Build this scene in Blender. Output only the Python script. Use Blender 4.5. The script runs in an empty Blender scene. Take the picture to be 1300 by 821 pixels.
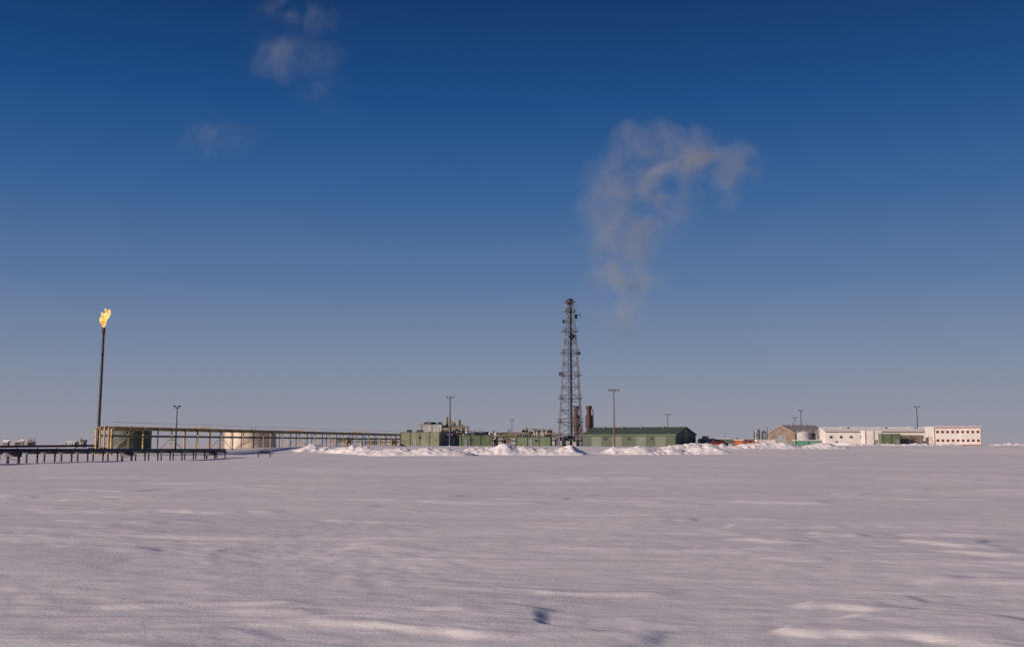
import bpy, bmesh, math, random
import numpy as np
from mathutils import Vector, Matrix
random.seed(7)
scene = bpy.context.scene
F = 1400.0
PITCH = math.atan(197.0/F)
CAMH = 2.5

# ---------------------------------------------------------------- survey helpers
def S(px, py, Y):
    """bearing / elevation reading taken at distance Y  -> world X, Z (metres)"""
    dx = (px-650)/F; dy = (365-py)/F
    fw = math.cos(PITCH)-dy*math.sin(PITCH); up = math.sin(PITCH)+dy*math.cos(PITCH)
    return dx/fw*Y, CAMH+up/fw*Y
def SX(px, Y): return (px-650)/(F*1.0099)*Y
def ss(a, b, v):
    t = np.clip((v-a)/(b-a), 0, 1); return t*t*(3-2*t)
def pad(x, y):
    k = ss(-95, -45, x)
    return 0.7*ss(190, 240, y)*(1-k)+1.5*ss(232, 285, y)*k
def gz(x, y): return float(pad(x, y))

# ---------------------------------------------------------------- numpy noise
def _h(ix, iy, seed):
    a = (ix.astype(np.int64)*374761393+iy.astype(np.int64)*668265263+seed*974634777) & 0xffffffff
    a = ((a ^ (a >> 13))*1274126177) & 0xffffffff
    a = ((a ^ (a >> 16))*2246822519) & 0xffffffff
    return (a ^ (a >> 15)) & 0xffff
def pn(x, y, seed=0):
    x = np.asarray(x, float); y = np.asarray(y, float)
    xi = np.floor(x); yi = np.floor(y); fx = x-xi; fy = y-yi
    u = fx*fx*fx*(fx*(fx*6-15)+10); v = fy*fy*fy*(fy*(fy*6-15)+10)
    def g(ox, oy):
        a = _h(xi+ox, yi+oy, seed)/65536.0*2*np.pi
        return np.cos(a)*(fx-ox)+np.sin(a)*(fy-oy)
    n0 = g(0, 0)*(1-u)+g(1, 0)*u; n1 = g(0, 1)*(1-u)+g(1, 1)*u
    return (n0*(1-v)+n1*v)*1.4
def fbm(x, y, o, seed=0):
    s = 0; a = 1.0
    for i in range(o):
        s = s+a*pn(x, y, seed+i*17); x = x*2.03; y = y*2.03; a *= 0.5
    return s

# ---------------------------------------------------------------- materials
MATS = {}
def mat(name, col, rough=0.6, metal=0.0, var=0.15, scale=0.8, bump=0.0, wave=None, snow=0.0):
    if name in MATS: return MATS[name]
    m = bpy.data.materials.new(name); m.use_nodes = True
    nt = m.node_tree; b = nt.nodes['Principled BSDF']
    b.inputs['Roughness'].default_value = rough; b.inputs['Metallic'].default_value = metal
    tc = nt.nodes.new('ShaderNodeTexCoord')
    n = nt.nodes.new('ShaderNodeTexNoise'); n.inputs['Scale'].default_value = scale
    n.inputs['Detail'].default_value = 5; nt.links.new(tc.outputs['Object'], n.inputs['Vector'])
    r = nt.nodes.new('ShaderNodeValToRGB')
    r.color_ramp.elements[0].position = 0.3; r.color_ramp.elements[1].position = 0.7
    r.color_ramp.elements[0].color = [c*(1-var) for c in col]+[1]
    r.color_ramp.elements[1].color = [min(1, c*(1+var)) for c in col]+[1]
    nt.links.new(n.outputs['Fac'], r.inputs['Fac'])
    out = r.outputs['Color']
    nt.links.new(out, b.inputs['Base Color'])
    src = None
    if wave:
        w = nt.nodes.new('ShaderNodeTexWave'); w.bands_direction = 'DIAGONAL'; w.inputs['Scale'].default_value = wave
        mp = nt.nodes.new('ShaderNodeMapping'); mp.inputs['Scale'].default_value = (1, 1, 0)
        nt.links.new(tc.outputs['Object'], mp.inputs['Vector']); nt.links.new(mp.outputs[0], w.inputs['Vector'])
        src = w.outputs['Fac']; bump = bump or 0.3
    elif bump: src = n.outputs['Fac']
    if src:
        bp = nt.nodes.new('ShaderNodeBump'); bp.inputs['Strength'].default_value = bump; bp.inputs['Distance'].default_value = 0.1
        nt.links.new(src, bp.inputs['Height']); nt.links.new(bp.outputs[0], b.inputs['Normal'])
    MATS[name] = m
    return m
def snow_mat(name, fine=1.0):
    m = bpy.data.materials.new(name); m.use_nodes = True
    nt = m.node_tree; b = nt.nodes['Principled BSDF']; L = nt.links.new
    b.inputs['Roughness'].default_value = 0.75
    b.inputs['Specular IOR Level'].default_value = 0.25
    tc = nt.nodes.new('ShaderNodeTexCoord')
    mp = nt.nodes.new('ShaderNodeMapping'); mp.inputs['Scale'].default_value = (0.45, 1.0, 1); mp.inputs['Rotation'].default_value = (0, 0, 0.18)
    L(tc.outputs['Object'], mp.inputs['Vector'])
    n = nt.nodes.new('ShaderNodeTexNoise'); n.inputs['Scale'].default_value = 0.13; n.inputs['Detail'].default_value = 9
    n.inputs['Roughness'].default_value = 0.62; n.inputs['Distortion'].default_value = 0.6
    L(mp.outputs[0], n.inputs['Vector'])
    r = nt.nodes.new('ShaderNodeValToRGB')
    e = r.color_ramp.elements
    e[0].position = 0.35; e[0].color = (.79, .77, .78, 1)
    e[1].position = 0.68; e[1].color = (.94, .92, .92, 1)
    k = e.new(0.56); k.color = (.85, .825, .83, 1)
    L(n.outputs['Fac'], r.inputs['Fac']); L(r.outputs[0], b.inputs['Base Color'])
    n2 = nt.nodes.new('ShaderNodeTexNoise'); n2.inputs['Scale'].default_value = 1.6*fine; n2.inputs['Detail'].default_value = 8
    n2.inputs['Roughness'].default_value = 0.6; n2.inputs['Distortion'].default_value = .4
    L(mp.outputs[0], n2.inputs['Vector'])
    n3 = nt.nodes.new('ShaderNodeTexNoise'); n3.inputs['Scale'].default_value = 18; n3.inputs['Detail'].default_value = 4
    L(tc.outputs['Object'], n3.inputs['Vector'])
    b1 = nt.nodes.new('ShaderNodeBump'); b1.inputs['Strength'].default_value = 0.35; b1.inputs['Distance'].default_value = 0.12
    b2 = nt.nodes.new('ShaderNodeBump'); b2.inputs['Strength'].default_value = 0.25; b2.inputs['Distance'].default_value = 0.02
    L(n2.outputs['Fac'], b1.inputs['Height']); L(n3.outputs['Fac'], b2.inputs['Height'])
    L(b1.outputs[0], b2.inputs['Normal']); L(b2.outputs[0], b.inputs['Normal'])
    return m
SNOW = snow_mat('wind_packed_snow'); SNOWB = snow_mat('piled_snow', 1.5)
RSNOW = mat('roof_snow', (.78, .75, .74), .8, var=.08, bump=.3)
GREEN = mat('green_cladding', (.10, .14, .075), .55, var=.18, scale=.5, wave=2.5)
GREEND = mat('dark_green_cladding', (.038, .062, .038), .55, var=.2, wave=2.5)
GDOOR = mat('green_door', (.055, .085, .05), .5, var=.2)
GROOF = mat('green_roof', (.07, .1, .065), .5, var=.2, scale=.4, wave=2.0)
OLIVE = mat('olive_module', (.16, .18, .11), .6, var=.2, scale=.6)
GREY = mat('galvanised_grey', (.24, .25, .27), .5, .3, var=.2)
LGREY = mat('light_grey_cladding', (.36, .36, .36), .6, var=.2, scale=.7)
DARK = mat('dark_steel', (.03, .035, .045), .5, .3, var=.3)
NAVY = mat('blue_black_pipe', (.022, .03, .055), .45, .2, var=.3)
YEL = mat('ochre_pipe_cladding', (.36, .23, .08), .5, .2, var=.25, scale=.9)
TAN = mat('tan_insulation', (.3, .25, .18), .6, var=.2)
RUST = mat('rusty_red_stack', (.07, .02, .017), .7, var=.35)
WHITE = mat('white_panel', (.64, .61, .57), .6, var=.12, scale=.4, wave=1.5)
CREAM = mat('cream_tank_paint', (.5, .45, .37), .5, var=.1, scale=.2)
RED = mat('red_trim', (.24, .035, .03), .5, var=.2)
GLASS = mat('dark_window', (.03, .035, .045), .15, var=.3)
BROWN = mat('weathered_brown', (.17, .13, .1), .7, var=.25, scale=.5, wave=2)
WOOD = mat('brown_pole', (.12, .075, .045), .7, var=.3)
ORANGE = mat('orange_paint', (.4, .12, .04), .5, var=.2)
TEAL = mat('teal_container', (.12, .27, .19), .5, var=.15, wave=3)
RUBBER = mat('rubber', (.02, .02, .02), .8)
TGREY = mat('tower_steel', (.14, .155, .18), .5, .3, var=.2)
LAMPG = mat('lamp_glass', (.5, .5, .48), .2, var=.05)

# ---------------------------------------------------------------- object builder
class Obj:
    def __init__(s, name, x, y, z=None, yaw=0):
        s.e = bpy.data.objects.new(name, None); scene.collection.objects.link(s.e)
        s.e.location = (x, y, gz(x, y) if z is None else z); s.e.rotation_euler = (0, 0, yaw)
        s.e.empty_display_size = 1; s.parts = {}
    def bm(s, part, m):
        if part not in s.parts: s.parts[part] = (bmesh.new(), m)
        return s.parts[part][0]
    def box(s, part, m, c, d, rot=0.0, tilt=None):
        b = s.bm(part, m)
        M = Matrix.Translation(c) @ Matrix.Rotation(rot, 4, 'Z')
        if tilt: M = M @ Matrix.Rotation(tilt[1], 4, tilt[0])
        M = M @ Matrix.Diagonal((d[0], d[1], d[2], 1))
        bmesh.ops.create_cube(b, size=1, matrix=M)
    def cyl(s, part, m, p0, p1, r0, r1=None, seg=10):
        b = s.bm(part, m); p0 = Vector(p0); p1 = Vector(p1); d = p1-p0
        if r1 is None: r1 = r0
        M = Matrix.Translation((p0+p1)/2) @ d.to_track_quat('Z', 'Y').to_matrix().to_4x4()
        bmesh.ops.create_cone(b, cap_ends=True, segments=seg, radius1=r0, radius2=max(r1, 1e-3), depth=d.length, matrix=M)
    def sph(s, part, m, c, r, sc=(1, 1, 1), sub=2):
        b = s.bm(part, m)
        bmesh.ops.create_icosphere(b, subdivisions=sub, radius=r, matrix=Matrix.Translation(c) @ Matrix.Diagonal((sc[0], sc[1], sc[2], 1)))
    def poly(s, part, m, pts, faces):
        b = s.bm(part, m); v = [b.verts.new(p) for p in pts]
        for f in faces: b.faces.new([v[i] for i in f])
    def done(s, smooth=()):
        for k, (b, m) in s.parts.items():
            me = bpy.data.meshes.new(k); b.normal_update(); b.to_mesh(me); b.free(); me.materials.append(m)
            if k in smooth:
                for p in me.polygons: p.use_smooth = True
            o = bpy.data.objects.new(k, me); scene.collection.objects.link(o); o.parent = s.e
        return s.e

def gable(o, L, W, H, R, wall, roof, pre='', thick=.18, over=.35, c=(0, 0)):
    """L along local x, ridge along x"""
    cx, cy = c
    x0, x1, y0, y1 = cx-L/2, cx+L/2, cy-W/2, cy+W/2
    o.poly(pre+'walls', wall, [(x0, y0, -.6), (x1, y0, -.6), (x1, y1, -.6), (x0, y1, -.6), (x0, y0, H), (x1, y0, H), (x1, y1, H), (x0, y1, H), (x0, cy, H+R), (x1, cy, H+R)],
           [(0, 1, 5, 4), (1, 2, 6, 9, 5), (2, 3, 7, 6), (3, 0, 4, 8, 7), (0, 3, 2, 1)])
    a = math.atan2(R, W/2); ln = math.hypot(R, W/2)+over
    for sg in (-1, 1):
        my = cy+sg*(math.cos(a)*ln/2); mz = H+R+.12-math.sin(a)*ln/2
        o.box(pre+'roof', roof, (cx, my, mz), (L+2*over, ln, thick), 0, ('X', -sg*a))
    o.box(pre+'ridge_cap', roof, (cx, cy, H+R+.22), (L+2*over, .5, .12))

# ---------------------------------------------------------------- snow ground
def build_ground():
    th = np.concatenate([np.radians(np.linspace(-50, 50, 1100)), np.radians(np.linspace(50, 310, 130))[1:-1]])
    r = np.concatenate([np.linspace(1.5, 10, 16)[:-1], 10*np.power(45, np.linspace(0, 1, 640)), 450*np.power(30, np.linspace(0, 1, 50))[1:]])
    T, R = np.meshgrid(th, r)
    X = np.sin(T)*R; Y = np.cos(T)*R
    st = R*0.006
    def fade(l): return np.clip(l/(2.2*st)-.6, 0, 1)
    a = 0.16; U = X*math.cos(a)+Y*math.sin(a); V = -X*math.sin(a)+Y*math.cos(a)
    wu = U+1.5*pn(U/6, V/6, 3); wv = V+.9*pn(U/5, V/5, 4)
    Z = pad(X, Y)
    Z = Z+.16*fbm(X/45, Y/30, 2, 11)*np.clip(R/25, 0, 1)
    Z += .09*pn(X/14, Y/9, 13)*np.clip(R/12, 0, 1)
    mask = np.clip(fbm(X/22, Y/16, 3, 21)*1.5+.3, 0, 1)
    rid = np.clip(1-np.abs(pn(wu/7, wv/2.6, 31))*2.6, 0, 1)**1.6
    Z += .04*rid*mask*fade(2.0)
    def sm(e0, w, v): return ss(e0, e0+w, v)
    m3 = np.clip(fbm(X/17, Y/11, 2, 91)*2.4-.2, 0, 1)
    p1 = sm(.08, .26, pn(wu/3.4, wv/1.9, 95)+.14*pn(wu/.9, wv/.6, 96))
    Z += .055*p1*m3*fade(1.2)
    p2 = sm(.20, .26, pn(wu/7.5, wv/3.2, 97)+.12*pn(wu/1.3, wv/.9, 98))
    Z += .06*p2*np.clip(fbm(X/30, Y/18, 2, 99)*2+.4, 0, 1)*fade(1.8)
    q = wv/5.3+.8*pn(wu/10, wv/9, 41)+.05*pn(wu/1.5, wv/1.5, 42); fr = q-np.floor(q)
    saw = np.where(fr < .70, ss(0, .70, fr), ss(0, .30, 1-fr))
    m2 = np.clip(fbm(X/13, Y/8, 2, 51)*2.0-.7, 0, 1)
    Z += .08*saw*m2*fade(1.6)
    Z += .03*np.clip(pn(wu/1.9, wv/.9, 61)-.18, 0, 1)*1.6*fade(1.2)*np.clip(pn(X/12, Y/9, 62)*2, 0, 1)
    Z += .012*fbm(wu/.9, wv/.6, 2, 71)*fade(.6)
    nr, nc = X.shape
    co = np.empty((nr*nc+1, 3)); co[:-1, 0] = X.ravel(); co[:-1, 1] = Y.ravel(); co[:-1, 2] = Z.ravel(); co[-1] = (0, 0, 0)
    i = np.arange(nr-1)[:, None]*nc; j = np.arange(nc)[None, :]; j2 = (j+1) % nc
    q = np.stack([i+j, i+nc+j, i+nc+j2, i+j2], -1).reshape(-1, 4)[:, ::-1]
    jj = np.arange(nc); t = np.stack([np.full(nc, nr*nc), (jj+1) % nc, jj], -1)
    loops = np.concatenate([q.ravel(), t.ravel()]).astype(np.int32)
    ls = np.concatenate([np.arange(len(q))*4, len(q)*4+np.arange(nc)*3]).astype(np.int32)
    me = bpy.data.meshes.new('snow_ground')
    me.vertices.add(len(co)); me.vertices.foreach_set('co', co.ravel())
    me.loops.add(len(loops)); me.loops.foreach_set('vertex_index', loops)
    me.polygons.add(len(ls)); me.polygons.foreach_set('loop_start', ls)
    me.update(calc_edges=True); me.validate()
    if me.polygons[len(q)//2].normal.z < 0: me.flip_normals()
    me.polygons.foreach_set('use_smooth', np.ones(len(me.polygons), bool))
    me.materials.append(SNOW)
    o = bpy.data.objects.new('snow_ground', me); scene.collection.objects.link(o)
build_ground()

def berm(name, x0, y0, x1, y1, width, height, seed, step=.3):
    """ploughed snow bank: lumpy ridge along a line"""
    L = math.hypot(x1-x0, y1-y0); n = int(L/step); m = int(width/step)
    s, t = np.meshgrid(np.linspace(0, L, n), np.linspace(-1, 1, m), indexing='ij')
    dx, dy = (x1-x0)/L, (y1-y0)/L
    wob = 1.2*pn(s/14, s*0+3, seed)
    off = t*width/2+wob
    X = x0+dx*s-dy*off; Y = y0+dy*s+dx*off
    prof = np.clip(1-np.abs(t)**1.5, 0, 1)
    hv = .72+.5*pn(s/9, t*0, seed+1)+.35*pn(s/4.2, t*.8, seed+2)
    ends = ss(0, 8, s)*ss(0, 8, L-s)
    lum = .30*np.abs(pn(X/1.9, Y/1.9, seed+3))+.14*np.abs(pn(X/.8, Y/.8, seed+4))-.1
    Z = pad(X, Y)-.25+(height*np.clip(hv, .2, 1.3)*prof+lum*1.6*np.minimum(prof*2, 1))*ends
    co = np.stack([X, Y, Z], -1).reshape(-1, 3)
    f = [(i*m+j, (i+1)*m+j, (i+1)*m+j+1, i*m+j+1) for i in range(n-1) for j in range(m-1)]
    me = bpy.data.meshes.new(name); me.from_pydata(co.tolist(), [], f); me.update()
    if me.polygons[0].normal.z < 0: me.flip_normals()
    me.polygons.foreach_set('use_smooth', np.ones(len(me.polygons), bool))
    me.materials.append(SNOWB)
    o = bpy.data.objects.new(name, me); scene.collection.objects.link(o)
berm('snow_bank', SX(375, 262), 262, SX(560, 226), 226, 11, 1.8, 5)
berm('snow_bank', SX(455, 220), 220, SX(620, 214), 214, 12, 2.2, 15)
berm('snow_bank', SX(560, 232), 232, SX(765, 232), 232, 12, 2.6, 25)
berm('snow_bank', SX(735, 238), 238, SX(940, 246), 246, 10, 2.1, 35)
berm('snow_bank', SX(820, 262), 262, SX(1085, 275), 275, 10, 1.8, 45)
berm('snow_bank', SX(1030, 372), 372, SX(1120, 360), 360, 9, 1.7, 55)
berm('snow_bank', SX(1060, 352), 352, SX(1235, 368), 368, 8, 1.1, 75)
berm('snow_bank', SX(1245, 420), 420, SX(1420, 430), 430, 12, 1.2, 65)

# ---------------------------------------------------------------- flare stack with flame
def flare():
    Y = 250; X = SX(124, Y); o = Obj('flare_stack', X, Y)
    top = S(130, 416, Y)[1]-o.e.location.z
    o.cyl('riser', DARK, (0, 0, -.5), (0, 0, top), .34, .25, 14)
    o.cyl('tip', RUST, (0, 0, top-1.5), (0, 0, top), .36, .4, 14)
    o.box('pilot_pipe', BROWN, (.38, -.1, top/2), (.08, .08, top-1))
    for k in range(1, 9): o.cyl('clamps', DARK, (0, 0, top*k/9), (0, 0, top*k/9+.2), .4)
    o.box('base_skid', DARK, (0, 0, .4), (3, 3, .8))
    o.done()
    # flame
    m = bpy.data.materials.new('flame'); m.use_nodes = True; nt = m.node_tree; nt.nodes.clear()
    out = nt.nodes.new('ShaderNodeOutputMaterial'); em = nt.nodes.new('ShaderNodeEmission')
    tc = nt.nodes.new('ShaderNodeTexCoord'); n = nt.nodes.new('ShaderNodeTexNoise'); n.inputs['Scale'].default_value = 1.1; n.inputs['Detail'].default_value = 4
    r = nt.nodes.new('ShaderNodeValToRGB'); e = r.color_ramp.elements
    e[0].position = .34; e[0].color = (.95, .3, .06, 1); e[1].position = .6; e[1].color = (1, .82, .36, 1); k = e.new(.46); k.color = (1, .55, .13, 1)
    nt.links.new(tc.outputs['Object'], n.inputs['Vector']); nt.links.new(n.outputs['Fac'], r.inputs['Fac'])
    nt.links.new(r.outputs[0], em.inputs['Color']); em.inputs['Strength'].default_value = 1.1
    nt.links.new(em.outputs[0], out.inputs['Surface'])
    b = bmesh.new()
    pts = [(0, .1, .25), (-.12, .7, .5), (-.15, 1.4, .76), (.0, 2.2, .95), (.35, 2.9, .9), (.75, 3.5, .6), (1.1, 4.2, .25)]
    rings = []
    for i, (cx, cz, rr) in enumerate(pts):
        ring = []
        for a in range(16):
            t = a/16*2*math.pi; q = rr*(1+.22*math.sin(3*t+i*1.3)+.12*math.sin(5*t-i*2))
            ring.append(b.verts.new((cx+q*math.cos(t), q*math.sin(t), cz+.15*math.sin(2*t+i))))
        rings.append(ring)
    for i in range(len(rings)-1):
        for a in range(16): b.faces.new((rings[i][a], rings[i][(a+1) % 16], rings[i+1][(a+1) % 16], rings[i+1][a]))
    b.faces.new(rings[0][::-1]); b.faces.new(rings[-1])
    for (cx, cz, rr, sx, sz) in [(-.5, 3.2, .3, .8, 1.5), (1.2, 3.2, .28, 1.3, .8), (.2, 4.1, .26, .8, 1.4)]:
        bmesh.ops.create_icosphere(b, subdivisions=2, radius=rr, matrix=Matrix.Translation((cx, 0, cz)) @ Matrix.Diagonal((sx, 1, sz, 1)))
    me = bpy.data.meshes.new('flame'); b.to_mesh(me); b.free(); me.materials.append(m)
    for p in me.polygons: p.use_smooth = True
    f = bpy.data.objects.new('flare_flame', me); scene.collection.objects.link(f)
    f.location = (X, Y, top+gz(X, Y)); f.modifiers.new('s', 'SUBSURF').render_levels = 2
flare()

# ---------------------------------------------------------------- elevated pipe rack
def rack():
    Y0, Y1 = 210, 400; X0, X1 = SX(131, Y0), SX(515, Y1)
    o = Obj('pipe_rack', X0, Y0, 0); L = math.hypot(X1-X0, Y1-Y0); yaw = math.atan2(Y1-Y0, X1-X0); o.e.rotation_euler = (0, 0, yaw)
    n = int(L/5.6)
    def g(s): return gz(X0+math.cos(yaw)*s, Y0+math.sin(yaw)*s)
    for i in range(n+1):
        s = L*i/n; b = g(s)
        for w in (-1.6, 1.6):
            o.box('dark_legs' if i % 2 else 'ochre_legs', DARK if i % 2 else YEL, (s, w, (b-.4+5.3)/2+.0), (.2, .2, 5.3-b+.4))
        o.box('cross_beams', DARK, (s, 0, 5.2), (.2, 3.8, .2)); o.box('cross_beams', DARK, (s, 0, 3.7), (.2, 3.4, .18))
        if i % 4 == 0 and i < n:
            s2 = L*(i+1)/n
            o.cyl('braces', YEL, (s, -1.62, 3.6), (s2, -1.62, b+.2), .06, seg=6)
            o.cyl('braces', YEL, (s, 1.62, b+.2), (s2, 1.62, 3.6), .06, seg=6)
        o.box('rail_posts', YEL, (s, -1.9, 5.9), (.06, .06, 1.0))
    o.box('handrail', YEL, (L/2, -1.9, 6.4), (L, .05, .05))
    for w, z in ((-1.85, 5.06), (1.85, 5.06)):
        o.box('stringers', YEL, (L/2, w, z), (L, .12, .18))
    o.box('lower_stringers', DARK, (L/2, -1.76, 3.7), (L, .1, .14)); o.box('lower_stringers', DARK, (L/2, 1.76, 3.7), (L, .1, .14))
    for w, r, z, mt, nm in ((-1.35, .13, 5.45, YEL, 'ochre_pipes'), (-.8, .1, 5.42, DARK, 'dark_pipes'), (-.2, .17, 5.5, TAN, 'insulated_pipes'), (.5, .12, 5.45, YEL, 'ochre_pipes'), (1.2, .15, 5.47, TAN, 'insulated_pipes'),
                        (-.9, .1, 3.9, DARK, 'dark_pipes'), (.6, .12, 3.93, TAN, 'insulated_pipes')):
        o.cyl(nm, mt, (0, w, z), (L, w, z), r, seg=10)
    for w in (-1.2, -.3, .6): o.cyl('risers', YEL, (-.2, w, .2), (-.2, w, 5.5), .15)
    for s in (38, 92, 140):   # expansion loops
        o.cyl('expansion_loops', YEL, (s, -1.3, 5.9), (s, 1.3, 5.9), .12); o.cyl('expansion_loops', YEL, (s+3, -1.3, 5.9), (s+3, 1.3, 5.9), .12)
        o.cyl('expansion_loops', YEL, (s, 1.3, 5.9), (s+3, 1.3, 5.9), .12)
    o.done(smooth=('ochre_pipes', 'insulated_pipes', 'dark_pipes'))
rack()

# ---------------------------------------------------------------- low pipeline on supports
def pipeline():
    X0, Y0 = -68.2, 101.; X1, Y1 = SX(281, 186), 186
    L = math.hypot(X1-X0, Y1-Y0); yaw = math.atan2(Y1-Y0, X1-X0)
    o = Obj('ground_pipeline', X0, Y0, 0, yaw)
    def zt(s): return 1.95-.45*s/L
    n = int(L/3.4)
    for i in range(n+1):
        s = L*i/n; z = zt(s); big = (i % 7 == 3)
        for w in (-.75, .75):
            o.cyl('posts', DARK, (s, w, -.4), (s, w, z-.5), .17 if big else .11, seg=8)
        o.box('cross_beams', DARK, (s, 0, z-.52), (.2, 2.3, .18))
        if big: o.box('anchor_frames', DARK, (s, 0, z-.75), (.6, 1.9, .35)); o.box('anchor_frames', DARK, (s, 0, .5), (.3, 1.5, .14))
    for w, r in ((-.7, .24), (-.1, .2), (.4, .16), (.8, .2)):
        o.cyl('pipes', NAVY, (0, w, zt(0)-.43+r), (L, w, zt(L)-.43+r), r, seg=12)
    for i in range(0, n, 2):
        s = L*i/n; o.cyl('flanges', NAVY, (s+.9, -.7, zt(s)-.19), (s+1.0, -.7, zt(s)-.19), .29, seg=12)
    o.done(smooth=('pipes',))
    x, y = SX(336, 190), 190; o = Obj('valve_station', x, y)
    for w in (-1, 1): o.box('legs', DARK, (w, 0, .2), (.15, .15, 1.0))
    o.box('deck', DARK, (0, 0, .75), (3.0, 1.2, .15)); o.cyl('valve_body', NAVY, (-.9, 0, 1.0), (.9, 0, 1.0), .2)
    o.cyl('handwheel', RED, (0, 0, 1.35), (0, 0, 1.4), .28); o.cyl('stem', GREY, (0, 0, 1), (0, 0, 1.38), .04)
    o.done()
    X0, Y0 = SX(-60, 215), 215; X1, Y1 = SX(126, 248), 248
    L = math.hypot(X1-X0, Y1-Y0); o = Obj('flare_line', X0, Y0, 0, math.atan2(Y1-Y0, X1-X0))
    for i in range(int(L/5)+1): o.cyl('posts', DARK, (i*5, 0, -.2), (i*5, 0, 1.5), .1, seg=6)
    o.cyl('pipe', NAVY, (0, 0, 1.7), (L, 0, 1.9), .24)
    o.cyl('pipe', NAVY, (0, .6, 1.65), (L, .6, 1.85), .16)
    o.done()
pipeline()

# ---------------------------------------------------------------- tanks
def tank(px0, px1, pyt, Y, m, roofm, dome=.7, bands=3, stair=True):
    x = SX((px0+px1)/2, Y); r = (px1-px0)/2*Y/1414; o = Obj('storage_tank', x, Y)
    h = S(650, pyt, Y)[1]-o.e.location.z
    o.cyl('shell', m, (0, 0, -.3), (0, 0, h), r, seg=48)
    o.cyl('roof', roofm, (0, 0, h+.004), (0, 0, h+dome), r+.08, .3, seg=48)
    for k in range(1, bands+1): o.cyl('wind_girders', m, (0, 0, h*k/(bands+.5)), (0, 0, h*k/(bands+.5)+.12), r+.07, seg=48)
    o.cyl('vent', GREY, (0, 0, h+dome-.1), (0, 0, h+dome+.6), .2)
    if stair:
        for k in range(16):
            a = -1.9+k*.055; o.box('stair', YEL, (math.cos(a)*(r+.5), math.sin(a)*(r+.5), h*(k+1)/16), (.7, .5, .08), a)
    for k in range(24):
        a = k/24*2*math.pi; o.cyl('handrail', GREY, (math.cos(a)*(r-.1), math.sin(a)*(r-.1), h), (math.cos(a)*(r-.1), math.sin(a)*(r-.1), h+1), .03, seg=5)
    o.done()
tank(139, 191, 547, 300, GREEND, GREEND, .8)
tank(286, 350, 548, 345, CREAM, RSNOW, .6)
tank(1012, 1030, 549, 390, LGREY, RSNOW, .5, stair=False)

# ---------------------------------------------------------------- light poles
def pole(px, pyt, Y, m=DARK, heads=4, thick=.16, arm=1.6):
    x = SX(px, Y); o = Obj('light_pole', x, Y)
    h = S(650, pyt, Y)[1]-o.e.location.z
    o.cyl('mast', m, (0, 0, -.4), (0, 0, h), thick*1.4, thick*.8, 8)
    o.box('crossarm', m, (0, 0, h-.25), (arm*1.6, .12, .14))
    o.box('crossarm', m, (0, 0, h-.25), (.12, arm, .142))
    for k in range(heads):
        u = (-.5+k/(heads-1))*arm*1.5
        o.box('lamp_housings', DARK, (u, -.22, h+.02), (.42, .35, .38), 0, ('X', -.5))
        o.box('lamp_lenses', LAMPG, (u, -.42, h-.08), (.34, .03, .3), 0, ('X', -.5))
    o.cyl('base_plate', GREY, (0, 0, -.1), (0, 0, .25), thick*2.6)
    o.done()
pole(223, 516, 235, DARK, 2, .14, .7)
pole(571, 504, 330, DARK, 3, .2, 1.3)
pole(780, 495, 300, WOOD, 4, .17, 1.7)
pole(848, 526, 520, WOOD, 3, .2, 1.7)
pole(1018, 521, 440, DARK, 2, .15, .9)
pole(1010, 530, 470, DARK, 2, .12, .9)
pole(1166, 516, 440, DARK, 2, .18, 1.3)
pole(650, 533, 420, DARK, 2, .12, .8)

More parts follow.
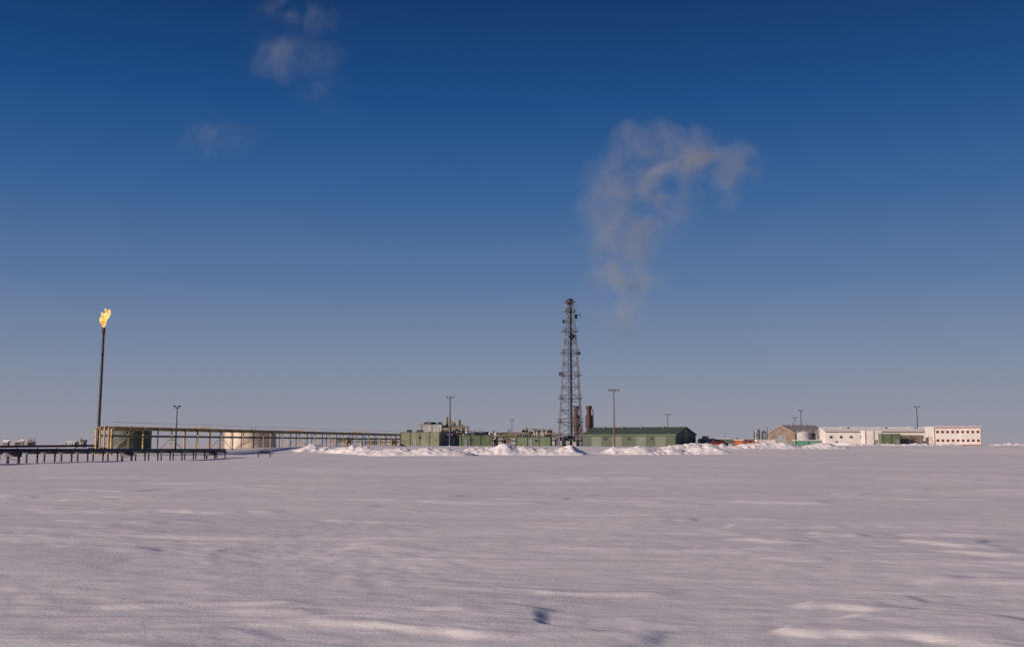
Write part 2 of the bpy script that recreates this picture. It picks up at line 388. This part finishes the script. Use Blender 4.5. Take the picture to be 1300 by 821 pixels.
# ---------------------------------------------------------------- lattice tower
def tower():
    Y = 350; x = SX(724.5, Y); o = Obj('lattice_communication_tower', x, Y); z0 = o.e.location.z
    H = S(725, 384, Y)[1]-z0
    def hw(z):
        t = z/H
        return 3.7*(1-t)**1.25*.72+.28*3.7*(1-t)+1.25*min(1, t*1.4+.12)*.88
    n = 13; zs = [H*(1-(1-i/n)**1.08) for i in range(n+1)]
    sg = [(-1, -1), (1, -1), (1, 1), (-1, 1)]
    for i in range(n):
        a, b = zs[i], zs[i+1]; wa, wb = hw(a), hw(b)
        for k in range(4):
            p, q = sg[k], sg[(k+1) % 4]
            A0 = (p[0]*wa, p[1]*wa, a); A1 = (p[0]*wb, p[1]*wb, b); B0 = (q[0]*wa, q[1]*wa, a); B1 = (q[0]*wb, q[1]*wb, b)
            o.cyl('legs', TGREY, A0, A1, .2, .18, 6)
            o.cyl('bracing', TGREY, A0, B1, .085, seg=5); o.cyl('bracing', TGREY, B0, A1, .085, seg=5)
            o.cyl('girts', TGREY, A1, B1, .1, seg=5)
            if i < 4:
                mid = [(A1[j]+B1[j])/2 for j in range(3)]
                o.cyl('bracing', TGREY, mid, [(A0[j]+A1[j])/2 for j in range(3)], .06, seg=5)
                o.cyl('bracing', TGREY, mid, [(B0[j]+B1[j])/2 for j in range(3)], .06, seg=5)
        if i % 2 == 1:
            w = wb+.55
            for (u, v, dx, dy) in ((0, -w, 2*w, .5), (0, w, 2*w, .5), (-w, 0, .5, 2*w-.6), (w, 0, .5, 2*w-.6)):
                o.box('platforms', TGREY, (u, v, b), (dx, dy, .12))
            for k in range(4):
                p, q = sg[k], sg[(k+1) % 4]
                o.cyl('handrails', TGREY, (p[0]*w, p[1]*w, b+1.05), (q[0]*w, q[1]*w, b+1.05), .05, seg=5)
                o.cyl('handrails', TGREY, (p[0]*w, p[1]*w, b), (p[0]*w, p[1]*w, b+1.05), .05, seg=5)
    o.box('cable_ladder', DARK, (.3, 0, H/2), (.7, .12, H)); o.box('cable_tray', TGREY, (-.5, -.3, H/2), (.25, .2, H))
    w = hw(H)
    o.box('top_platform', TGREY, (0, 0, H+.05), (2*w+1.2, 2*w+1.2, .15))
    o.sph('radome', DARK, (.1, -.2, H+.2), 1.25, (1, 1, .85), 3)
    def dish(u, v, z, r, ang, m=DARK):
        d = Vector((math.cos(ang), math.sin(ang), 0)); c = Vector((u, v, z))
        o.cyl('microwave_dishes', m, c, c+d*.55, r*.75, r, 20); o.cyl('microwave_dishes', m, c+d*.55, c+d*.75, r, r*.97, 20)
        o.cyl('dish_mounts', TGREY, c-d*.8, c, .12)
    dish(hw(H*.9)+.2, -.3, H*.9, .75, .1); dish(-hw(H*.88)-.1, -.4, H*.865, .6, 3.3)
    dish(.3, -hw(H*.76)-.2, H*.755, .95, -1.3); dish(hw(H*.63)+.2, .2, H*.645, .6, .3)
    dish(-hw(H*.5)-.2, 0, H*.5, .6, 3.0)
    o.cyl('whip_antennas', TGREY, (-1.2, -.5, H), (-1.25, -.5, H+3.6), .07, .05, 6); o.cyl('whip_antennas', TGREY, (1.2, .5, H), (1.2, .5, H+2.2), .05, .03, 6)
    o.cyl('whip_antennas', TGREY, (-1.8, 0, H*.93), (-1.8, 0, H*.93+3.4), .06, .03, 6); o.cyl('whip_antennas', TGREY, (2.1, 0, H*.94), (2.1, 0, H*.94+2.4), .06, .03, 6)
    o.cyl('side_arms', TGREY, (1, 0, H*.915), (3.4, 0, H*.915), .08, seg=6); o.cyl('side_arms', TGREY, (3.3, 0, H*.895), (3.3, 0, H*.935), .1, seg=6)
    o.box('equipment_shelter', DARK, (-.4, 1, 1.6), (6.0, 4.5, 3.0)); o.box('shelter_roof', GREY, (-.4, 1, 3.2), (6.6, 5, .25))
    o.box('shelter_frame', GREY, (-2.8, -2.2, 2.9), (3.2, .2, .3)); o.box('shelter_frame', GREY, (2.8, -2.2, 2.3), (3.2, .2, .3))
    for u in (-4.4, -2.6, 1.6, 4.2): o.box('shelter_frame', GREY, (u, -2.2, 1.4), (.18, .18, 3.0))
    for u in (-3, -1, 1): o.box('cabinets', LGREY, (u, -2.6, .8), (1.2, .8, 1.7))
    o.done(smooth=('radome',))
tower()

# ---------------------------------------------------------------- exhaust stacks
def stack(px, pyt, Y, r, name='turbine_exhaust_stack'):
    x = SX(px, Y); o = Obj(name, x, Y); h = S(650, pyt, Y)[1]-o.e.location.z
    o.cyl('shell', RUST, (0, 0, 0), (0, 0, h-3), r, r*.95, 18)
    o.cyl('silencer', RUST, (0, 0, h*.45), (0, 0, h-3.2), r*1.18, seg=18)
    o.cyl('cap', RUST, (0, 0, h-3), (0, 0, h-1.2), r*.8, r*.8, 18); o.cyl('cap', DARK, (0, 0, h-1.2), (0, 0, h), r*1.0, r*1.05, 18)
    for k in range(7): o.cyl('stiffener_rings', DARK, (0, 0, h*.2+k*1.15), (0, 0, h*.2+k*1.15+.15), r*1.28, seg=18)
    o.box('ladder', DARK, (r*1.35, -.2, h/2), (.3, .3, h-2))
    o.cyl('platform', DARK, (0, 0, h*.5), (0, 0, h*.5+.1), r*1.7, seg=18)
    o.box('duct', DARK, (-r*1.2, .4, 1.5), (2.5, 2, 3))
    o.done()
stack(732, 515, 375, .9); stack(748, 515, 375, 1.0)

# ---------------------------------------------------------------- process modules
def module(name, px0, px1, pyt, Y, m, depth=6, yaw=0, extras=2, snowcap=False, doors=1, vents=True):
    x = SX((px0+px1)/2, Y); o = Obj(name, x, Y, None, yaw); w = (px1-px0)*Y/1414/ max(math.cos(yaw), .5)
    h = S(650, pyt, Y)[1]-o.e.location.z
    o.box('walls', m, (0, 0, h/2-.2), (w, depth, h+.4)); o.box('roof', RSNOW if snowcap else GROOF if m in (GREEN, OLIVE, GREEND) else GREY, (0, 0, h+.08), (w+.3, depth+.3, .16))
    for k in range(int(w/3)+1):
        u = -w/2+.1+k*(w-.2)/max(int(w/3), 1); o.box('posts', DARK, (u, -depth/2-.05, h/2), (.14, .1, h))
    for k in range(doors):
        u = random.uniform(-w*.35, w*.35); o.box('doors', GREY, (u, -depth/2-.06, 1.05), (1.0, .1, 2.1))
        o.box('windows', GLASS, (u+1.6, -depth/2-.06, h*.62), (.8, .08, .6))
    for k in range(extras):
        u = random.uniform(-w*.45, w*.45); r = random.uniform(.12, .3); hh = random.uniform(.8, 2.2)
        o.cyl('roof_vents', random.choice([GREY]), (u, random.uniform(-2, 1), h), (u, 0, h+hh), r); 
        o.box('roof_units', DARK, (random.uniform(-w*.4, w*.4), 0, h+.5), (random.uniform(.8, 2), 1.4, .8))
    o.done(); return o
module('green_process_module', 512, 562, 549, 365, OLIVE, 9, -.15, 3)
module('grey_equipment_module', 536, 562, 539, 395, LGREY, 8, 0, 4)
module('grey_equipment_module', 563, 594, 541, 400, GREY, 8, 0, 4)
module('green_process_module', 584, 622, 553, 345, GREEN, 7, .1, 3)
module('green_process_module', 626, 652, 553, 372, OLIVE, 7, 0, 3)
module('green_process_module', 656, 700, 555, 335, GREEN, 6, -.1, 2)
module('grey_equipment_module', 628, 705, 549, 400, BROWN, 8, 0, 7)
module('grey_equipment_module', 598, 628, 551, 410, LGREY, 8, 0, 4)
module('green_process_module', 888, 922, 557, 340, GREEN, 6, 0, 1, True)
module('green_process_module', 1118, 1141, 551, 392, GREEN, 4, 0, 0, False)
module('shipping_container', 1008, 1042, 559, 345, TEAL, 2.6, .05, 0, True, 0)
module('shipping_container', 960, 984, 558.5, 350, WHITE, 2.6, .1, 0, True, 0)
module('shipping_container', 932, 944, 558.5, 352, ORANGE, 2.6, -.2, 0, True, 0)

def clutter(name, px0, px1, Y, hmax, seed, n):
    """open steel frame with vessels, pipes, rails"""
    rnd = random.Random(seed); x0, x1 = SX(px0, Y), SX(px1, Y); o = Obj(name, (x0+x1)/2, Y); w = x1-x0
    nb = max(2, int(w/3.5))
    for k in range(nb+1):
        u = -w/2+k*w/nb; h = hmax*rnd.uniform(.65, 1)
        for v in (-2, 2): o.box('columns', DARK, (u, v, h/2), (.2, .2, h))
        o.box('beams', DARK, (u, 0, h*.8), (.16, 4, .2))
    for z in (.45, .75): o.box('beams', DARK, (0, -2.1, hmax*z), (w, .14, .18)); o.box('beams', DARK, (0, 2.1, hmax*z), (w, .14, .18))
    for k in range(n):
        u = rnd.uniform(-w/2, w/2); t = rnd.random(); mt = rnd.choice([(GREY, 'vessels'), (LGREY, 'insulated_vessels'), (RUST, 'rusty_vessels'), (TAN, 'tan_pipes'), (OLIVE, 'green_vessels')])
        if t < .35: r = rnd.uniform(.25, .7); o.cyl(mt[1], mt[0], (u, rnd.uniform(-1, 1), 0), (u, 0, hmax*rnd.uniform(.5, 1.15)), r, r*.9, 12)
        elif t < .6: l = rnd.uniform(2, 5); z = rnd.uniform(.3, .9)*hmax; o.cyl(mt[1], mt[0], (u-l/2, -.5, z), (u+l/2, -.5, z), rnd.uniform(.3, .7), seg=12)
        elif t < .85: l = rnd.uniform(3, 8); z = rnd.uniform(.4, 1)*hmax; v = rnd.uniform(-2, 0); o.cyl('tan_pipes', TAN, (u-l/2, v, z), (u+l/2, v, z), .13); o.cyl('tan_pipes', TAN, (u-l/2, v, 0), (u-l/2, v, z), .13)
        else: o.box('cabinets', LGREY, (u, -1, hmax*.35), (1.4, 1.4, hmax*.5))
    o.box('handrails', YEL, (0, -2.15, hmax*.9), (w, .05, .05))
    o.done()
clutter('process_skid', 560, 598, 372, 6.5, 3, 16)
clutter('process_skid', 600, 660, 358, 3.9, 4, 26)
clutter('process_skid', 662, 708, 362, 4.2, 5, 22)
clutter('process_skid', 545, 590, 398, 9.0, 6, 16)
clutter('process_skid', 740, 752, 372, 5.5, 8, 10)
clutter('process_skid', 428, 512, 405, 3.0, 9, 20)
clutter('process_skid', 890, 960, 400, 2.6, 10, 16)
clutter('process_skid', 672, 690, 368, 6.0, 12, 9)

# ---------------------------------------------------------------- green warehouse
def warehouse():
    Y = 335; x = SX(812, Y); o = Obj('green_warehouse', x, Y, None, math.radians(-27))
    gable(o, 29, 19, 3.4, 2.1, GREEND, GROOF)
    o.box('roof_trim', GREEN, (0, -9.9, 3.25), (29.8, .12, .2))
    for u in (-10, -3.5, 4, 10): o.box('roller_doors', GDOOR, (u, -9.53, 1.45), (3.2, .12, 2.9))
    for u in (-7, .3, 7.4): o.box('windows', GLASS, (u, -9.53, 2.2), (1.1, .08, .8))
    o.box('gable_door', GDOOR, (14.53, 0, 1.8), (.12, 4.5, 3.6)); o.box('gable_vent', GREY, (14.54, 0, 4.4), (.1, 1.2, .7))
    for u in (-11, -5, 1, 8): o.cyl('roof_vents', GREY, (u, -1, 5.2), (u, -1, 6.1), .22)
    o.done()
warehouse()

# ---------------------------------------------------------------- brown gabled hall and camp building
def hall():
    Y = 430; x = SX(1014, Y); o = Obj('brown_metal_hall', x, Y, None, math.radians(28))
    gable(o, 17, 15, 4.6, 2.9, BROWN, mat('light_metal_roof', (.4, .36, .32), .5, .2, var=.15, wave=1.5))
    o.box('big_door', GREY, (-8.53, 0, 2), (.1, 5, 4)); o.box('windows', GLASS, (-3, -7.53, 2.6), (1.4, .08, 1)); o.box('windows', GLASS, (3, -7.53, 2.6), (1.4, .08, 1))
    for u in (-3, 4): o.cyl('roof_vents', GREY, (u, 0, 7.3), (u, 0, 8.8), .35)
    o.done()
    o = Obj('cement_silo', SX(966, 400), 400)
    for (u, r, h) in ((-1.2, 1.0, 5.6), (1.2, .9, 4.8)):
        o.cyl('shells', LGREY, (u, 0, 1.2), (u, 0, h), r, seg=18); o.cyl('cones', LGREY, (u, 0, .2), (u, 0, 1.2), .3, r, 18); o.cyl('tops', RSNOW, (u, 0, h), (u, 0, h+.7), r, .15, 18)
        for a in range(4): o.box('legs', DARK, (u+math.cos(a*1.57+.78)*r*.9, math.sin(a*1.57+.78)*r*.9, .7), (.14, .14, 1.6))
    o.cyl('fill_pipe', DARK, (2.4, 0, 0), (2.4, 0, 6.6), .1); o.box('ladder', DARK, (-2.35, 0, 2.8), (.2, .3, 5.6)); o.done()
hall()

def camp():
    Y = 412; x0, x1 = SX(1042, Y), SX(1182, Y)
    o = Obj('white_camp_building', (x0+x1)/2, Y); w = x1-x0; z0 = o.e.location.z
    h = S(650, 548, Y)[1]-z0
    gable(o, w, 13, h, 1.35, WHITE, RSNOW)
    for k in range(11):
        u = -w/2+2+k*(w-4)/10
        o.box('window_frames', LGREY, (u, -6.53, h*.62), (1.15, .08, 1.0)); o.box('window_panes', GLASS, (u, -6.58, h*.62), (.9, .06, .75))
    o.box('doors', BROWN, (-4, -6.55, 1.1), (1.1, .1, 2.2)); o.box('doors', BROWN, (9, -6.55, 1.1), (1.1, .1, 2.2))
    o.box('base_skirt', DARK, (0, -6.54, .15), (w, .08, .5)); o.box('eave_trim', BROWN, (0, -6.9, h-.02), (w+.6, .1, .22))
    o.box('entry_porch', WHITE, (-4, -7.6, 1.3), (2.4, 2.0, 2.6)); o.box('porch_roof', RSNOW, (-4, -7.7, 2.7), (2.8, 2.4, .2))
    for u in (-12, 2, 13): o.box('roof_units', LGREY, (u, -1, h+1.5), (2.2, 1.6, 1.0))
    for u in (-15, 6): o.cyl('vents', GREY, (u, 0, h+1), (u, 0, h+2.8), .18)
    o.done()
    Y = 395; xl, xr = SX(1183, Y), SX(1240, Y); o = Obj('red_white_dormitory', (xl+xr)/2+.4, Y+2, None, math.radians(-6)); w = (xr-xl)
    z0 = o.e.location.z; h = S(650, 542, Y)[1]-z0
    o.box('walls', WHITE, (0, 0, h/2-.1), (w, 12, h+.2)); o.box('roof', RSNOW, (0, 0, h+.1), (w+.4, 12.4, .2))
    o.box('red_bands', RED, (0, -6.03, h-.18), (w+.05, .1, .36)); o.box('red_bands', RED, (0, -6.03, .3), (w+.05, .1, .3))
    for zz in (h*.28, h*.74):
        for k in range(9):
            u = -w/2+1.1+k*(w-2.2)/8
            o.box('window_frames', RED, (u, -6.04, zz), (.85, .12, .85)); o.box('window_panes', GLASS, (u, -6.11, zz), (.5, .06, .5))
    o.box('corner_trim', BROWN, (-w/2+.1, -6.05, h/2), (.15, .12, h)); o.box('corner_trim', BROWN, (w/2-.1, -6.05, h/2), (.15, .12, h))
    for k in range(10): o.box('stair', GREY, (-w/2-.7, -5.5+k*.35, .3+k*.32), (1.1, .3, .06))
    o.box('stair_rail', GREY, (-w/2-1.2, -3.9, 2.8), (.05, 3.8, .05), 0, ('X', .72))
    for u in (-3, 1, 4): o.cyl('roof_vents', GREY, (u, -2, h), (u, -2, h+.9), .16)
    o.done()
camp()
module('white_camp_annex', 1096, 1118, 547, 398, WHITE, 5, 0, 0, True, 1)
module('brown_camp_annex', 1142, 1170, 552, 399, BROWN, 3, 0, 0, True, 1)

# ---------------------------------------------------------------- vehicles
def pickup(px, Y, m, yaw):
    o = Obj('pickup_truck', SX(px, Y), Y, None, yaw)
    o.box('body', m, (0, 0, .75), (5.3, 1.9, .55)); o.box('bed_sides', m, (1.6, -.9, 1.15), (2.0, .1, .35)); o.box('bed_sides', m, (1.6, .9, 1.15), (2.0, .1, .35)); o.box('bed_sides', m, (2.58, 0, 1.15), (.1, 1.7, .35))
    o.poly('cab', m, [(-1.3, -.88, 1.02), (.7, -.88, 1.02), (.7, .88, 1.02), (-1.3, .88, 1.02), (-.7, -.75, 1.75), (.55, -.75, 1.75), (.55, .75, 1.75), (-.7, .75, 1.75)], [(0, 1, 5, 4), (1, 2, 6, 5), (2, 3, 7, 6), (3, 0, 4, 7), (4, 5, 6, 7)])
    o.box('windows', GLASS, (0, -.86, 1.4), (1.1, .04, .42), 0, ('X', -.18)); o.box('windows', GLASS, (0, .86, 1.4), (1.1, .04, .42), 0, ('X', .18))
    o.box('windshield', GLASS, (-1.03, 0, 1.4), (.04, 1.4, .6), 0, ('Y', .68)); o.box('hood', m, (-1.9, 0, 1.06), (1.3, 1.7, .1)); o.box('bumper', GREY, (-2.7, 0, .6), (.15, 1.9, .25))
    for u in (-1.7, 1.7):
        for v in (-.85, .85): o.cyl('wheels', RUBBER, (u, v-.13, .4), (u, v+.13, .4), .4, seg=18); o.cyl('hubs', GREY, (u, v-.15, .4), (u, v+.15, .4), .2, seg=12)
    o.done()
pickup(908, 330, RED, .3); pickup(1062, 372, WHITE, -.2); pickup(952, 345, ORANGE, .1)

# ---------------------------------------------------------------- distant well houses at the left
def wells():
    Y = 620
    for i, px in enumerate((8, 15, 22, 30, 37)):
        o = Obj('well_house', SX(px, Y), Y+(i % 2)*12, None, .2*i)
        gable(o, 2.6, 2.6, 2.3+.5*(i % 2), .8, GREY if i % 2 else BROWN, RSNOW)
        o.cyl('vent_pipe', DARK, (.8, 0, 2), (.8, 0, 4.8), .12); o.cyl('vent_pipe', DARK, (-.9, .3, 1), (-.9, .3, 3.9), .1); o.done()
    module('pump_shed', 86, 98, 560.5, 420, LGREY, 3, 0, 0, True)
    module('pump_shed', 102, 108, 561, 430, BROWN, 3, 0, 1, False)
wells()

# ---------------------------------------------------------------- steam
def steam(name, Y, blobs, depth, dens, nscale, k=1.5, thr=.42, col=(.88, .93, .98)):
    P = []
    for (px, py, rx, ry, w) in blobs:
        x, z = S(px, py, Y); P.append((x, z, rx*Y/1400, ry*Y/1400, w))
    mg = 6
    x0 = min(p[0]-p[2] for p in P)-mg; x1 = max(p[0]+p[2] for p in P)+mg; z0 = min(p[1]-p[3] for p in P)-mg; z1 = max(p[1]+p[3] for p in P)+mg
    cx, cz = (x0+x1)/2, (z0+z1)/2
    b = bmesh.new(); bmesh.ops.create_cube(b, size=1, matrix=Matrix.Diagonal((x1-x0, depth*2+mg, z1-z0, 1)))
    me = bpy.data.meshes.new(name); b.to_mesh(me); b.free()
    o = bpy.data.objects.new(name, me); scene.collection.objects.link(o); o.location = (cx, Y, cz)
    m = bpy.data.materials.new(name+'_vapour'); m.use_nodes = True; nt = m.node_tree; nt.nodes.clear(); L = nt.links.new
    out = nt.nodes.new('ShaderNodeOutputMaterial'); vs = nt.nodes.new('ShaderNodeVolumeScatter')
    vs.inputs['Color'].default_value = (*col, 1); vs.inputs['Anisotropy'].default_value = .1
    tc = nt.nodes.new('ShaderNodeTexCoord')
    wn = nt.nodes.new('ShaderNodeTexNoise'); wn.inputs['Scale'].default_value = nscale*.6; wn.inputs['Detail'].default_value = 2
    L(tc.outputs['Object'], wn.inputs['Vector'])
    def vm(op, a, bb):
        n = nt.nodes.new('ShaderNodeVectorMath'); n.operation = op
        for i, v in ((0, a), (1, bb)):
            if isinstance(v, tuple): n.inputs[i].default_value = v
            else: L(v, n.inputs[i])
        return n
    def ma(op, a, bb=None, c=None):
        n = nt.nodes.new('ShaderNodeMath'); n.operation = op
        for i, v in enumerate((a, bb, c)):
            if v is None: continue
            if isinstance(v, (int, float)): n.inputs[i].default_value = v
            else: L(v, n.inputs[i])
        return n.outputs[0]
    wsub = vm('SUBTRACT', wn.outputs['Color'], (.5, .5, .5)); wsc = vm('MULTIPLY', wsub.outputs[0], (1.6/nscale,)*3)
    pw = vm('ADD', tc.outputs['Object'], wsc.outputs[0]).outputs[0]
    env = None
    for (x, z, rx, rz, w) in P:
        d = vm('SUBTRACT', pw, (x-cx, 0., z-cz)); d2 = vm('DIVIDE', d.outputs[0], (rx, depth, rz)); ln = nt.nodes.new('ShaderNodeVectorMath'); ln.operation = 'LENGTH'; L(d2.outputs[0], ln.inputs[0])
        v = ma('MULTIPLY', ma('SUBTRACT', 1.0, ln.outputs['Value']), w); v = ma('MAXIMUM', v, 0.0)
        env = v if env is None else ma('MAXIMUM', env, v)
    n = nt.nodes.new('ShaderNodeTexNoise'); n.inputs['Scale'].default_value = nscale; n.inputs['Detail'].default_value = 8; n.inputs['Roughness'].default_value = .65
    L(pw, n.inputs['Vector'])
    t = ma('MULTIPLY', ma('SUBTRACT', n.outputs['Fac'], .5), k)
    e2 = ma('MULTIPLY', env, ma('ADD', t, thr)); e2 = ma('MAXIMUM', e2, 0.0)
    L(ma('MULTIPLY', e2, dens), vs.inputs['Density']); L(vs.outputs[0], out.inputs['Volume'])
    me.materials.append(m)
steam('steam_plume', 365, [(790, 390, 50, 46, .5), (792, 350, 60, 58, .9), (792, 300, 64, 62, .95), (785, 245, 62, 70, .8), (822, 250, 76, 76, 1.), (850, 212, 80, 62, 1.), (885, 205, 66, 52, .85), (922, 218, 52, 52, .6), (800, 198, 52, 42, .6)], 11, .155, .1, 4.0, .34)
steam('steam_wisp', 600, [(385, 18, 78, 32, 1.), (372, 72, 78, 32, 1.), (410, 108, 42, 36, .4), (345, 45, 45, 42, .4)], 16, .034, .055, 4.0, .22)
steam('steam_wisp', 600, [(280, 172, 66, 28, 1.)], 10, .03, .06, 4.0, .2)

# ---------------------------------------------------------------- sun + sky
ELEV = math.radians(15)
hd = Vector((-.82, -.57, 0)).normalized(); to_sun = Vector((hd.x*math.cos(ELEV), hd.y*math.cos(ELEV), math.sin(ELEV)))
sl = bpy.data.lights.new('sun', 'SUN'); sl.energy = 5.0; sl.angle = math.radians(.5); sl.color = (1, .8, .67)
so = bpy.data.objects.new('sun', sl); scene.collection.objects.link(so); so.rotation_euler = (-to_sun).to_track_quat('-Z', 'Y').to_euler(); so.location = (-60, -40, 60)
w = bpy.data.worlds.new('World'); scene.world = w; w.use_nodes = True; nt = w.node_tree; L = nt.links.new
bg = nt.nodes['Background']; bg.inputs['Strength'].default_value = .1
sky = nt.nodes.new('ShaderNodeTexSky'); sky.sky_type = 'NISHITA'; sky.sun_disc = False; sky.sun_elevation = ELEV; sky.sun_rotation = math.atan2(hd.x, hd.y)
tc = nt.nodes.new('ShaderNodeTexCoord'); sp = nt.nodes.new('ShaderNodeSeparateXYZ'); L(tc.outputs['Generated'], sp.inputs[0])
rp = nt.nodes.new('ShaderNodeValToRGB'); L(sp.outputs['Z'], rp.inputs['Fac'])
def lin(c): return tuple(((v/255)/12.92 if v/255 <= .04045 else ((v/255+.055)/1.055)**2.4) for v in c)+(1,)
stops = [(0., (151, 150, 162)), (.035, (138, 144, 163)), (.08, (118, 134, 163)), (.14, (88, 116, 158)), (.22, (50, 94, 148)), (.30, (18, 72, 130)), (.384, (4, 50, 103)), (.6, (6, 38, 88)), (1., (6, 30, 78))]
el = rp.color_ramp.elements; el[0].position = 0; el[0].color = lin(stops[0][1]); el[1].position = 1; el[1].color = lin(stops[-1][1])
for p, c in stops[1:-1]: k = el.new(p); k.color = lin(c)
sc = nt.nodes.new('ShaderNodeVectorMath'); sc.operation = 'SCALE'; sc.inputs['Scale'].default_value = 10; L(rp.outputs[0], sc.inputs[0])
mx = nt.nodes.new('ShaderNodeMixRGB'); mx.inputs[0].default_value = .95; L(sky.outputs[0], mx.inputs[1]); L(sc.outputs[0], mx.inputs[2]); L(mx.outputs[0], bg.inputs['Color'])

# ---------------------------------------------------------------- camera
cd = bpy.data.cameras.new('camera'); cam = bpy.data.objects.new('camera', cd); scene.collection.objects.link(cam)
cam.location = (0, 0, CAMH); cam.rotation_euler = (math.pi/2+PITCH, 0, 0)
cd.sensor_fit = 'HORIZONTAL'; cd.sensor_width = 36; cd.lens = 36*F/1300; cd.shift_y = -45.5/1300; cd.clip_end = 30000; cd.clip_start = .1
scene.camera = cam
scene.view_settings.view_transform = 'Standard'; scene.view_settings.look = 'None'; scene.view_settings.exposure = 0
